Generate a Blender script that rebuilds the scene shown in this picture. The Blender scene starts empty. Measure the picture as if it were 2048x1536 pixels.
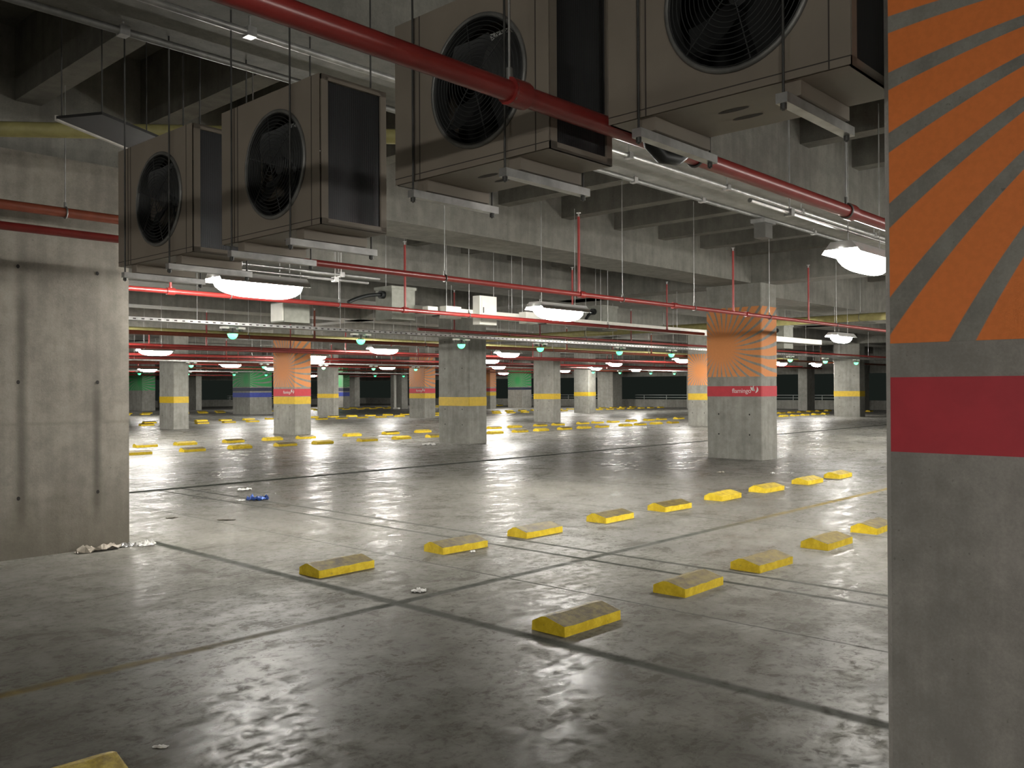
import bpy, bmesh, math, random
from mathutils import Vector, Matrix
random.seed(7)
SC = bpy.context.scene
COL = SC.collection
PI = math.pi

# ------------------------------------------------------------------ camera
H = 1.6
F = 1772.0
TH, PT, RO = math.radians(42.858), math.radians(0.2977), math.radians(-0.2865)
fw = Vector((math.cos(TH), math.sin(TH), 0)); rt = Vector((math.sin(TH), -math.cos(TH), 0)); up = Vector((0, 0, 1))
fw2 = fw * math.cos(PT) + up * math.sin(PT); up2 = -fw * math.sin(PT) + up * math.cos(PT)
rt3 = rt * math.cos(RO) + up2 * math.sin(RO); up3 = -rt * math.sin(RO) + up2 * math.cos(RO)
cd = bpy.data.cameras.new('camera'); cam = bpy.data.objects.new('camera', cd); COL.objects.link(cam)
M = Matrix((rt3, up3, -fw2)).transposed().to_4x4(); M.translation = Vector((0, 0, H))
cam.matrix_world = M
cd.sensor_width = 36.0; cd.lens = F / 2048 * 36.0; cd.clip_start = 0.05; cd.clip_end = 400
SC.camera = cam
def in_view(x, y, z, m=0.0):
    d = Vector((x, y, z - H)); q = d.dot(fw2)
    if q < 0.3: return None
    u = 1024 + F * d.dot(rt3) / q; v = 768 - F * d.dot(up3) / q
    return (u, v, q) if -m < u < 2048 + m and -m < v < 1536 + m else None

# ------------------------------------------------------------------ materials
class G:
    """small node-graph writer"""
    def __init__(s, name):
        s.m = bpy.data.materials.new(name); s.m.use_nodes = True
        s.t = s.m.node_tree; s.t.nodes.clear()
        s.out = s.t.nodes.new('ShaderNodeOutputMaterial'); s.b = s.t.nodes.new('ShaderNodeBsdfPrincipled')
        s.t.links.new(s.b.outputs[0], s.out.inputs[0])
    def set(s, node, i, v):
        if v is None: return
        if hasattr(v, 'is_output'): s.t.links.new(v, node.inputs[i])
        else:
            sk = node.inputs[i]
            if sk.type == 'RGBA' and not isinstance(v, (int, float)): v = tuple(v) + ((1,) if len(v) == 3 else ())
            sk.default_value = v
    def math(s, op, a, b=None, c=None, clamp=False):
        n = s.t.nodes.new('ShaderNodeMath'); n.operation = op; n.use_clamp = clamp
        s.set(n, 0, a); s.set(n, 1, b); s.set(n, 2, c); return n.outputs[0]
    def pos(s):
        return s.t.nodes.new('ShaderNodeNewGeometry').outputs['Position']
    def normal(s):
        return s.t.nodes.new('ShaderNodeNewGeometry').outputs['True Normal']
    def objc(s):
        return s.t.nodes.new('ShaderNodeTexCoord').outputs['Object']
    def sep(s, v):
        n = s.t.nodes.new('ShaderNodeSeparateXYZ'); s.set(n, 0, v); return n.outputs
    def vmul(s, v, k):
        n = s.t.nodes.new('ShaderNodeVectorMath'); n.operation = 'MULTIPLY'; s.set(n, 0, v); s.set(n, 1, k); return n.outputs[0]
    def noise(s, v, scale, detail=3, rough=0.55, dist=0.0):
        n = s.t.nodes.new('ShaderNodeTexNoise'); s.set(n, 'Vector', v); s.set(n, 'Scale', scale); s.set(n, 'Detail', detail); s.set(n, 'Roughness', rough); s.set(n, 'Distortion', dist)
        return n.outputs[0]
    def ramp(s, v, lo, hi, a=0.0, b=1.0):
        n = s.t.nodes.new('ShaderNodeMapRange'); n.interpolation_type = 'SMOOTHSTEP'; n.clamp = True
        s.set(n, 0, v); s.set(n, 1, lo); s.set(n, 2, hi); s.set(n, 3, a); s.set(n, 4, b); return n.outputs[0]
    def mix(s, f, a, b, mode='MIX'):
        n = s.t.nodes.new('ShaderNodeMix'); n.data_type = 'RGBA'; n.blend_type = mode
        s.set(n, 0, f); s.set(n, 6, a); s.set(n, 7, b); return n.outputs[2]
    def bump(s, h, strength=0.2, dist=0.01):
        n = s.t.nodes.new('ShaderNodeBump'); s.set(n, 'Height', h); s.set(n, 'Strength', strength); s.set(n, 'Distance', dist)
        s.t.links.new(n.outputs[0], s.b.inputs['Normal'])
    def bsdf(s, color=None, rough=None, metal=None, spec=None, emit=None, estr=None):
        s.set(s.b, 'Base Color', color); s.set(s.b, 'Roughness', rough); s.set(s.b, 'Metallic', metal); s.set(s.b, 'Specular IOR Level', spec)
        s.set(s.b, 'Emission Color', emit); s.set(s.b, 'Emission Strength', estr)
        return s.m

def paint(name, c, rough=0.5, var=0.12, metal=0.0, scale=9.0, spec=0.4):
    g = G(name); n = g.noise(g.pos(), scale, 4)
    d = tuple(x * (1 - var) for x in c); e = tuple(min(1, x * (1 + var)) for x in c)
    return g.bsdf(g.mix(g.ramp(n, 0.3, 0.7), d, e), rough, metal, spec)

def concrete_nodes(g, c, scale=1.0):
    p = g.pos()
    big = g.noise(p, 0.9 * scale, 4, 0.6); mid = g.noise(p, 5 * scale, 5, 0.65); fine = g.noise(p, 60 * scale, 3, 0.7)
    st = g.noise(g.vmul(p, (7, 7, 0.5)), 1.0, 4, 0.6)
    v = g.math('ADD', g.math('MULTIPLY', big, 0.30), g.math('MULTIPLY', mid, 0.3)); v = g.math('ADD', v, g.math('MULTIPLY', st, 0.25)); v = g.math('ADD', v, g.math('MULTIPLY', fine, 0.15))
    k = g.ramp(v, 0.36, 0.66, 0.68, 1.22)
    n = g.t.nodes.new('ShaderNodeVectorMath'); n.operation = 'SCALE'; n.inputs[0].default_value = c; g.t.links.new(k, n.inputs[3])
    pit = g.ramp(g.noise(p, 26 * scale, 2), 0.70, 0.76)
    col = g.mix(g.math('MULTIPLY', pit, 0.45), n.outputs[0], tuple(x * 0.3 for x in c))
    g.bump(g.math('ADD', mid, g.math('MULTIPLY', fine, 0.6)), 0.25, 0.006)
    return col, p
def concrete(name, c, rough=0.85, scale=1.0):
    g = G(name); col, p = concrete_nodes(g, c, scale); return g.bsdf(col, rough, 0, 0.25)

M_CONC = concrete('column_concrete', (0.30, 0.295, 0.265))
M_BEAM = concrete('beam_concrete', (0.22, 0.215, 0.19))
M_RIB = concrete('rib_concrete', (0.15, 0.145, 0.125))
M_PILLAR = concrete('pillar_concrete', (0.36, 0.34, 0.31), 0.8, 1.6)
M_HOLE = paint('tie_hole', (0.03, 0.028, 0.025), 0.9)
M_RED = paint('sprinkler_red', (0.27, 0.03, 0.026), 0.33, 0.1, spec=0.6)
M_RUST = paint('primer_red_brown', (0.20, 0.05, 0.025), 0.5)
M_YELP = paint('gas_pipe_yellow', (0.33, 0.30, 0.12), 0.5)
M_GALV = paint('galvanised_steel', (0.50, 0.50, 0.49), 0.35, 0.2, 0.7)
M_ROD = paint('dark_threaded_steel', (0.07, 0.07, 0.066), 0.5, 0.2, 0.4)
M_GALVD = paint('dull_galvanised_steel', (0.22, 0.22, 0.21), 0.5, 0.2, 0.6)
M_BEIGE = paint('beige_sheet_metal', (0.25, 0.215, 0.175), 0.45, 0.07, scale=3.0)
M_SEAM = paint('seam_dark', (0.06, 0.05, 0.045), 0.7)
M_BLACK = paint('black_plastic', (0.012, 0.014, 0.014), 0.5)
M_INSIDE = paint('dark_interior', (0.03, 0.031, 0.031), 0.8)
M_BLADE = paint('fan_blade_grey', (0.05, 0.052, 0.052), 0.4, 0.1, 0.3)
M_WIRE = paint('guard_wire', (0.055, 0.058, 0.058), 0.45, 0.1, 0.3)
M_MESHW = paint('pale_light_wire', (0.85, 0.85, 0.83), 0.4, 0.1, 0.3)  # white wire colour imitates light showing through the unit's back
M_TEAL = paint('teal_pipe_insulation', (0.02, 0.16, 0.13), 0.5)
M_WHITE = paint('white_enamel', (0.78, 0.77, 0.70), 0.35, 0.04)
M_GREYBOX = paint('grey_box', (0.24, 0.245, 0.21), 0.6)
M_DARKSHEET = paint('dark_sheet', (0.012, 0.012, 0.011), 0.7)
M_STRIP = paint('pale_strip', (0.55, 0.53, 0.48), 0.5)
M_REDB = paint('red_band', (0.50, 0.035, 0.05), 0.5, 0.06)
M_YELB = paint('yellow_band', (0.62, 0.42, 0.03), 0.5, 0.08)
M_NAVY = paint('navy_band', (0.035, 0.04, 0.075), 0.5)
M_BLUE = paint('blue_band', (0.05, 0.075, 0.36), 0.5)
M_LETTER = paint('white_lettering', (0.75, 0.70, 0.68), 0.6, 0.03)
M_HOUSING = paint('lamp_housing', (0.62, 0.62, 0.60), 0.4, 0.04)
M_DARKBOX = paint('dark_box', (0.07, 0.068, 0.06), 0.5)
M_RAIL = paint('rail_grey', (0.45, 0.46, 0.45), 0.4, 0.1, 0.5)
M_PAPER = paint('white_paper', (0.78, 0.77, 0.74), 0.6, 0.1, scale=40)
M_FOIL = paint('silver_foil', (0.75, 0.75, 0.74), 0.2, 0.15, 0.8, 40)
M_TAN = paint('tan_plastic', (0.40, 0.36, 0.30), 0.35, 0.25, scale=20)
M_BLUEFOIL = paint('blue_foil', (0.02, 0.05, 0.19), 0.25, 0.5, 0.4, 25)
M_LEAF = paint('dark_leaf', (0.05, 0.042, 0.03), 0.8)

def emitter(name, c, e):
    g = G(name); return g.bsdf((0.8, 0.8, 0.8), 0.5, 0, 0.3, c, e)
def lens_material():
    # a prismatic cover set to glow less downward, more out of its sides
    g = G('lit_prismatic_cover'); nz = g.sep(g.normal())[2]
    return g.bsdf((0.8, 0.8, 0.8), 0.5, 0, 0.3, (1.0, 0.965, 0.90), g.ramp(nz, -0.97, -0.35, 24.0, 92.0))
M_TUBE = lens_material()
M_GREEN = emitter('lit_green', (0.02, 1.0, 0.30), 0.75)

def sunburst(name, paintc, yc, zc, phi, k=0.141, n=34.0, frac=0.30, fade=(0.15, 0.5)):
    """grey curved rays left bare in a painted panel; u runs round the column, centre (yc, zc) in the panel's own frame"""
    g = G(name); col, p = concrete_nodes(g, (0.29, 0.28, 0.25), 1.5)
    o = g.sep(g.objc()); u = g.math('SUBTRACT', o[0], o[1])
    du = g.math('SUBTRACT', u, -yc); dz = g.math('SUBTRACT', o[2], zc)
    r = g.math('SQRT', g.math('ADD', g.math('MULTIPLY', du, du), g.math('MULTIPLY', dz, dz)))
    a = g.math('SUBTRACT', g.math('ADD', g.math('ARCTAN2', g.math('MULTIPLY', dz, -1.0), g.math('MULTIPLY', du, -1.0)), PI), g.math('MULTIPLY', r, k))
    w = g.math('FRACT', g.math('ADD', g.math('MULTIPLY', g.math('SUBTRACT', a, phi), n / (2 * PI)), 102.5))
    d = g.math('ABSOLUTE', g.math('SUBTRACT', w, 0.5))
    half = g.ramp(r, fade[0], fade[1], 0.0, frac / 2)
    ray = g.ramp(g.math('SUBTRACT', d, half), -0.012, 0.012, 1.0, 0.0)
    nz = g.noise(p, 45, 3)
    pc = g.mix(g.ramp(nz, 0.3, 0.7), tuple(x * 0.96 for x in paintc), tuple(x * 1.03 for x in paintc))
    return g.bsdf(g.mix(ray, pc, col), 0.55, 0, 0.3)
ORANGE = (0.66, 0.26, 0.09)
GREEN = (0.06, 0.36, 0.12)

def stop_material(name, most, least):
    g = G(name); p = g.pos()
    nz = g.sep(g.normal())[2]
    n1 = g.noise(p, 14, 5, 0.7); n2 = g.noise(p, 3, 3)
    yel = g.mix(g.ramp(n1, 0.35, 0.7), (0.62, 0.43, 0.015), (0.82, 0.62, 0.04))
    dust = g.mix(g.ramp(n1, 0.3, 0.75), (0.040, 0.032, 0.018), (0.095, 0.074, 0.030))
    upf = g.ramp(nz, 0.45, 0.75)
    amt = g.math('MULTIPLY', upf, g.ramp(g.math('ADD', n1, g.math('MULTIPLY', n2, 0.6)), 0.45, 0.95, most, least))
    chip = g.ramp(g.noise(p, 30, 3), 0.68, 0.74)
    c = g.mix(amt, yel, dust); c = g.mix(g.math('MULTIPLY', chip, 0.6), c, (0.13, 0.11, 0.07))
    g.bump(n1, 0.3, 0.006)
    return g.bsdf(c, 0.6, 0, 0.3)
M_STOP = stop_material('worn_yellow_paint', 1.0, 0.90); M_STOP2 = stop_material('fresher_yellow_paint', 0.75, 0.3)

def wall_material():
    g = G('stained_wall_concrete'); col, p = concrete_nodes(g, (0.27, 0.25, 0.215), 1.2); q = g.sep(p)
    nz = g.noise(g.vmul(p, (4, 4, 1.1)), 1.0, 4)
    for xs, zt, w in ((3.02, 2.2, 0.045), (3.72, 1.2, 0.04)):
        dx = g.math('ABSOLUTE', g.math('SUBTRACT', q[0], xs))
        m = g.math('MULTIPLY', g.ramp(g.math('ADD', dx, g.math('MULTIPLY', nz, 0.05)), w * 0.6, w + 0.05, 1, 0), g.ramp(q[2], 0.15, 0.5))
        m = g.math('MULTIPLY', m, g.ramp(q[2], zt, zt + 0.9, 1.0, 0.25))
        col = g.mix(g.math('MULTIPLY', m, 0.6), col, (0.06, 0.055, 0.045))
    low = g.math('MULTIPLY', g.ramp(g.math('ADD', q[2], g.math('MULTIPLY', nz, 0.8)), 0.45, 1.35, 1, 0), 0.6)
    col = g.mix(low, col, (0.10, 0.09, 0.065))
    pour = g.ramp(g.math('ABSOLUTE', g.math('SUBTRACT', q[2], 1.28)), 0.0, 0.03, 0.35, 0)
    col = g.mix(pour, col, (0.16, 0.145, 0.12))
    return g.bsdf(col, 0.85, 0, 0.25)
M_WALL = wall_material()

def floor_material():
    g = G('polished_concrete_floor'); p = g.pos(); q = g.sep(p)
    big = g.noise(p, 0.35, 5, 0.6); mid = g.noise(p, 2.2, 6, 0.65, 0.6); fine = g.noise(p, 30, 4, 0.7)
    sw = g.noise(g.vmul(p, (1.0, 5.0, 1)), 1.3, 5, 0.65, 0.8)
    v = g.math('ADD', g.math('MULTIPLY', big, 0.35), g.math('MULTIPLY', mid, 0.3)); v = g.math('ADD', v, g.math('MULTIPLY', sw, 0.22)); v = g.math('ADD', v, g.math('MULTIPLY', fine, 0.13))
    col = g.mix(g.ramp(v, 0.36, 0.66), (0.095, 0.091, 0.077), (0.20, 0.194, 0.170))
    grit = g.noise(p, 11, 8, 0.75, 0.4)
    col = g.mix(g.ramp(grit, 0.50, 0.66, 0.0, 0.45), col, (0.05, 0.047, 0.038))
    spots = g.ramp(g.noise(p, 5.5, 4, 0.7, 1.5), 0.69, 0.74)
    col = g.mix(g.math('MULTIPLY', spots, 0.7), col, (0.05, 0.046, 0.04))
    wob = g.math('MULTIPLY', g.math('SUBTRACT', g.noise(p, 6, 3), 0.5), 0.02)
    def band(c, at, w, lo=None, hi=None, other=None):
        d = g.math('ABSOLUTE', g.math('SUBTRACT', g.math('ADD', c, wob), at))
        m = g.ramp(d, w * 0.2, w * 0.75, 1, 0)
        if lo is not None:
            m = g.math('MULTIPLY', m, g.math('MULTIPLY', g.math('GREATER_THAN', other, lo), g.math('LESS_THAN', other, hi)))
        return m
    dirt = None
    for at, w, lo, hi in ((4.27, 0.11, -6, 9.2), (6.55, 0.065, -6, 13.8), (6.92, 0.065, -6, 13.8), (5.46, 0.022, -6, 13.8), (9.6, 0.03, -6, 13.8), (11.95, 0.05, 6.5, 13.8), (12.28, 0.05, 6.5, 13.8), (14.95, 0.05, -2, 13.8)):
        b = g.math('MULTIPLY', band(q[0], at, w, lo, hi, q[1]), g.ramp(big, 0.3, 0.7, 0.6, 0.92))
        dirt = b if dirt is None else g.math('MAXIMUM', dirt, b)
    for at, w in ((13.85, 0.24), (13.85, 0.12), (5.15, 0.10), (23.2, 0.1), (31.6, 0.12), (41.0, 0.1)):
        dirt = g.math('MAXIMUM', dirt, g.math('MULTIPLY', band(q[1], at, w), g.ramp(mid, 0.3, 0.7, 0.55, 0.9)))
    dirt = g.math('MINIMUM', g.math('ADD', dirt, g.math('MULTIPLY', band(q[1], 13.85, 0.2), 0.3)), 1.0)
    col = g.mix(dirt, col, (0.026, 0.030, 0.023))
    yl = g.math('MULTIPLY', band(q[1], 5.15, 0.11), g.ramp(g.math('ABSOLUTE', g.math('SUBTRACT', q[0], 6.2)), 2.0, 7.0, 0.0, 0.75))
    yl = g.math('MULTIPLY', yl, g.ramp(g.noise(p, 8, 4), 0.35, 0.6, 0.4, 1.0))
    col = g.mix(yl, col, (0.36, 0.26, 0.07))
    rg = g.math('ADD', g.ramp(g.math('ADD', g.math('ADD', g.math('MULTIPLY', mid, 0.40), g.math('MULTIPLY', sw, 0.25)), g.math('MULTIPLY', grit, 0.35)), 0.42, 0.60, 0.25, 0.50), g.math('MULTIPLY', dirt, 0.3))
    g.bump(g.math('ADD', g.math('MULTIPLY', grit, 0.7), g.math('MULTIPLY', fine, 0.25)), 0.10, 0.012)
    # matt concrete with a thin polished film that is worn away in patches
    m = g.bsdf(col, 0.9, 0, 0.0)
    gl = g.t.nodes.new('ShaderNodeBsdfGlossy'); g.set(gl, 'Color', (1, 1, 1)); g.set(gl, 'Roughness', rg)
    mx = g.t.nodes.new('ShaderNodeMixShader')
    film = g.ramp(g.math('ADD', g.math('ADD', g.math('MULTIPLY', grit, 0.45), g.math('MULTIPLY', sw, 0.3)), g.math('MULTIPLY', big, 0.25)), 0.45, 0.57, 0.44, 0.09)
    fr = g.t.nodes.new('ShaderNodeFresnel'); fr.inputs['IOR'].default_value = 1.22; film = g.math('MULTIPLY', film, fr.outputs[0])
    g.set(mx, 0, g.math('MULTIPLY', film, g.math('SUBTRACT', 1.0, g.math('MULTIPLY', dirt, 0.9))))
    g.t.links.new(g.b.outputs[0], mx.inputs[1]); g.t.links.new(gl.outputs[0], mx.inputs[2]); g.t.links.new(mx.outputs[0], g.out.inputs[0])
    nb = g.b.inputs['Normal'].links[0].from_socket; g.t.links.new(nb, gl.inputs['Normal'])
    return m
M_FLOOR = floor_material()

def coil_material():
    g = G('condenser_coil_fins'); o = g.sep(g.objc())
    w = g.math('SINE', g.math('MULTIPLY', o[0], 900.0))
    g.bump(w, 0.4, 0.003)
    c = g.mix(g.ramp(w, -1, 1), (0.015, 0.017, 0.019), (0.05, 0.052, 0.055))
    return g.bsdf(c, 0.45, 0.5, 0.4)
M_COIL = coil_material()

# ------------------------------------------------------------------ mesh builder
class MB:
    def __init__(s): s.v, s.f, s.mi, s.sm = [], [], [], []
    def add(s, vs, fs, mi=0, smooth=False):
        n = len(s.v); s.v += [tuple(v) for v in vs]
        for f in fs: s.f.append([i + n for i in f]); s.mi.append(mi); s.sm.append(smooth)
        return s
    def box(s, x0, x1, y0, y1, z0, z1, mi=0):
        return s.add([(x0, y0, z0), (x1, y0, z0), (x1, y1, z0), (x0, y1, z0), (x0, y0, z1), (x1, y0, z1), (x1, y1, z1), (x0, y1, z1)],
                     [(0, 3, 2, 1), (4, 5, 6, 7), (0, 1, 5, 4), (1, 2, 6, 5), (2, 3, 7, 6), (3, 0, 4, 7)], mi)
    def prism(s, prof, axis, a, b, mi=0, smooth=False):
        """profile of 2-D points extruded along an axis (0,1,2)"""
        def P(q, t):
            return (t, q[0], q[1]) if axis == 0 else (q[0], t, q[1]) if axis == 1 else (q[0], q[1], t)
        n = len(prof); vs = [P(q, a) for q in prof] + [P(q, b) for q in prof]
        fs = [(i, (i + 1) % n, n + (i + 1) % n, n + i) for i in range(n)]
        s.add(vs, fs, mi, smooth); s.add(vs[:n], [list(range(n))[::-1]], mi); s.add(vs[n:], [list(range(n))], mi); return s
    def tube(s, pts, r, n=10, mi=0, caps=True):
        pts = [Vector(p) for p in pts]; rings = []; prev = None
        for i, p in enumerate(pts):
            t = (pts[min(i + 1, len(pts) - 1)] - pts[max(i - 1, 0)]).normalized()
            if prev is None:
                a = Vector((0, 0, 1)) if abs(t.z) < 0.9 else Vector((1, 0, 0)); u = t.cross(a).normalized()
            else: u = (prev - t * prev.dot(t)).normalized()
            prev = u; w = t.cross(u)
            rings.append([p + (u * math.cos(2 * PI * k / n) + w * math.sin(2 * PI * k / n)) * r for k in range(n)])
        vs = [v for R in rings for v in R]; fs = []
        for i in range(len(rings) - 1):
            for k in range(n): fs.append((i * n + k, i * n + (k + 1) % n, (i + 1) * n + (k + 1) % n, (i + 1) * n + k))
        s.add(vs, fs, mi, True)
        if caps: s.add(rings[0], [list(range(n))[::-1]], mi); s.add(rings[-1], [list(range(n))], mi)
        return s
    def ring(s, c, axis, R, r, n=40, m=6, mi=0):
        c = Vector(c); U, W = {0: (Vector((0, 1, 0)), Vector((0, 0, 1))), 1: (Vector((1, 0, 0)), Vector((0, 0, 1))), 2: (Vector((1, 0, 0)), Vector((0, 1, 0)))}[axis]; A = U.cross(W)
        vs = []; fs = []
        for i in range(n):
            d = U * math.cos(2 * PI * i / n) + W * math.sin(2 * PI * i / n)
            for k in range(m): vs.append(c + d * (R + r * math.cos(2 * PI * k / m)) + A * (r * math.sin(2 * PI * k / m)))
        for i in range(n):
            for k in range(m): fs.append((i * m + k, ((i + 1) % n) * m + k, ((i + 1) % n) * m + (k + 1) % m, i * m + (k + 1) % m))
        return s.add(vs, fs, mi, True)
    def mesh(s, name, mats):
        me = bpy.data.meshes.new(name); me.from_pydata(s.v, [], s.f)
        for m in (mats if isinstance(mats, (list, tuple)) else [mats]): me.materials.append(m)
        me.polygons.foreach_set('material_index', s.mi); me.polygons.foreach_set('use_smooth', s.sm)
        bm = bmesh.new(); bm.from_mesh(me); bmesh.ops.recalc_face_normals(bm, faces=bm.faces); bm.to_mesh(me); bm.free()
        return me
    def build(s, name, mats, parent=None, loc=(0, 0, 0), rot=(0, 0, 0)):
        o = bpy.data.objects.new(name, s.mesh(name, mats)); COL.objects.link(o); o.location = loc; o.rotation_euler = rot
        if parent is not None: o.parent = parent
        return o

def tag(o, label=None, cat=None, group=None, kind=None):
    for k, v in (('label', label), ('category', cat), ('group', group), ('kind', kind)):
        if v: o[k] = v
    return o
def empty(name, loc, rz=0.0):
    o = bpy.data.objects.new(name, None); COL.objects.link(o); o.location = loc; o.rotation_euler = (0, 0, rz); o.empty_display_size = 0.1; return o
def copy_tree(o, parent=None):
    c = o.copy(); COL.objects.link(c); c.parent = parent
    for ch in list(o.children): copy_tree(ch, c)
    return c
ORD = 'first second third fourth fifth sixth seventh eighth ninth tenth eleventh twelfth thirteenth fourteenth fifteenth sixteenth seventeenth eighteenth nineteenth twentieth'.split()
ORD += ['twenty-' + w for w in ORD[:9]] + ['thirtieth'] + ['thirty-' + w for w in ORD[:9]] + ['fortieth']

# ------------------------------------------------------------------ the setting
XF, YF = 62.0, 80.0
SLAB = 5.15
tag(MB().box(-20, XF + 0.3, -9, YF + 0.3, -0.2, 0).build('floor', M_FLOOR), 'grey polished concrete parking floor with dirty bay lines', 'floor', kind='structure')
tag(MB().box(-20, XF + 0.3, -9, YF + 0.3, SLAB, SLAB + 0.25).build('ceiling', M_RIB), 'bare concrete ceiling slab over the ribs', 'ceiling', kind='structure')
w = MB().box(-6, 4.05, 9.2, 9.8, 0, 3.90)
for x in (1.5, 2.25, 2.99, 3.73):
    for z in (0.575, 1.685, 2.79):
        w.add([(x + 0.016 * math.cos(a * PI / 5), 9.197, z + 0.02 * math.sin(a * PI / 5)) for a in range(10)], [list(range(10))], 1)
tag(w.build('wall_left', [M_WALL, M_HOLE]), 'stained bare concrete wall with formwork tie holes at left', 'wall', kind='structure')

def parapet(name, far, lab):
    m = MB()
    if far:
        m.box(XF, XF + 0.25, -9, YF, 0, 0.65); m.box(XF, XF + 0.25, -9, YF, 2.55, SLAB)
    else:
        m.box(-9, XF, YF, YF + 0.25, 0, 0.65); m.box(-9, XF, YF, YF + 0.25, 2.55, SLAB)
    tag(m.build(name, M_CONC), lab, 'wall', kind='structure')
parapet('wall_far', True, 'low concrete parapet under the dark openings at the far side')
parapet('wall_back', False, 'low concrete parapet at the far left end of the garage')

# long beams: (axis, low, high, soffit, from, to)
beams = [('x', 4.54, 5.62, 3.90, -20, 62), ('x', 9.4, 10.4, 3.90, -20, 17.9), ('x', 9.2, 10.5, 3.62, 18.65, 62), ('x', 13.34, 15.0, 3.90, -20, 62),
         ('x', 18.4, 19.6, 3.90, -20, 62), ('x', 23.4, 24.4, 3.90, -20, 62), ('x', 27.0, 28.2, 3.90, -20, 62), ('x', 31.8, 32.8, 3.90, -20, 62), ('x', 35.5, 36.8, 3.90, -20, 62),
         ('x', 40.0, 41.0, 3.90, -20, 62), ('x', 44.3, 45.6, 3.90, -20, 62), ('x', 52.4, 53.8, 3.90, -20, 62), ('x', 61.5, 62.8, 3.90, -20, 62), ('x', 70.0, 71.3, 3.90, -20, 62), ('x', -0.3, 1.1, 3.90, -20, 62),
         ('y', 17.93, 18.63, 3.90, -9, 80), ('y', 32.0, 32.8, 3.90, -9, 80), ('y', 46.6, 47.4, 3.90, -9, 80)]
for ax, a, b, z, f, t in beams:
    m = MB().box(f, t, a, b, z, SLAB) if ax == 'x' else MB().box(a, b, f, t, z, SLAB)
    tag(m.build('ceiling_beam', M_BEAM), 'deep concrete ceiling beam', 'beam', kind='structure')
xs = [-19.5, -18, -16.5, -15, -13.5, -12, -10.5, -9.0, -7.5, -6.0, -4.5, -3.0, -1.5, 0.0, 1.5, 3.03, 4.27, 5.41, 6.88, 8.36, 9.84, 11.36, 12.83, 14.24, 15.75, 17.2] + [19.6 + 1.48 * k for k in range(28)]
for x in xs:
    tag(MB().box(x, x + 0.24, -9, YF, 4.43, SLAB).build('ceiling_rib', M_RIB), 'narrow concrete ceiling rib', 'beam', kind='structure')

# railings in the far openings
def railing(name, far, a, b, lab):
    t = empty(name, (XF + 0.12, a, 0.65) if far else (a, YF + 0.12, 0.65)); L = b - a
    def P(u, z): return (0, u, z) if far else (u, 0, z)
    for z in (0.16, 0.36): MB().tube([P(0, z), P(L, z)], 0.03, 6).build('rail', M_RAIL, t)
    for k in range(int(L / 2.2) + 1): MB().tube([P(min(k * 2.2 + 0.3, L), 0), P(min(k * 2.2 + 0.3, L), 0.36)], 0.025, 6).build('post', M_RAIL, t)
    tag(t, lab, 'railing')
railing('guard_railing', True, 24.6, 43.4, 'thin metal railing on the far parapet in the openings right of centre')
railing('guard_railing', True, 46.0, 58.0, 'thin metal railing on the far parapet behind the central yellow-banded columns')
railing('guard_railing', False, 45.0, 60.0, 'thin metal railing on the far parapet in the dark opening left of centre')

# ------------------------------------------------------------------ columns
def chamfered(x0, x1, y0, y1, c):
    return [(x0 + c, y0), (x1 - c, y0), (x1, y0 + c), (x1, y1 - c), (x1 - c, y1), (x0 + c, y1), (x0, y1 - c), (x0, y0 + c)]

def text_mesh(txt, size):
    cu = bpy.data.curves.new('lettering', 'FONT'); cu.body = txt; cu.size = size; cu.extrude = 0.002; cu.space_character = 1.0
    o = bpy.data.objects.new('lettering', cu); COL.objects.link(o); bpy.context.view_layer.update()
    me = bpy.data.meshes.new_from_object(o.evaluated_get(bpy.context.evaluated_depsgraph_get()))
    bpy.data.objects.remove(o); me.materials.clear(); me.materials.append(M_LETTER); return me

def plume(s):
    """the bird mark after the word: three curved plumes, in the y-z plane facing -x"""
    m = MB()
    def petal(p0, p1, bend, wd):
        p0, p1 = Vector(p0), Vector(p1); d = p1 - p0; nn = Vector((-d.y, d.x)).normalized(); L, R = [], []
        for i in range(9):
            t = i / 8; c = p0 + d * t + nn * bend * math.sin(PI * t); ww = wd * math.sin(PI * (0.08 + 0.92 * t)) ** 0.8 if t < 1 else 0
            L.append(c + nn * ww); R.append(c - nn * ww)
        pts = L + R[::-1]
        vs = [(-0.002, -q.x * s, q.y * s) for q in pts] + [(0.0, -q.x * s, q.y * s) for q in pts]; n = len(pts)
        m.add(vs, [list(range(n)), list(range(n, 2 * n))] + [(i, (i + 1) % n, n + (i + 1) % n, n + i) for i in range(n)])
    petal((0.55, 0.30), (0.0, 0.85), 0.10, 0.16); petal((0.62, 0.25), (0.45, 1.0), 0.16, 0.13); petal((0.75, 0.0), (0.95, 0.85), -0.18, 0.13)
    return m

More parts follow.
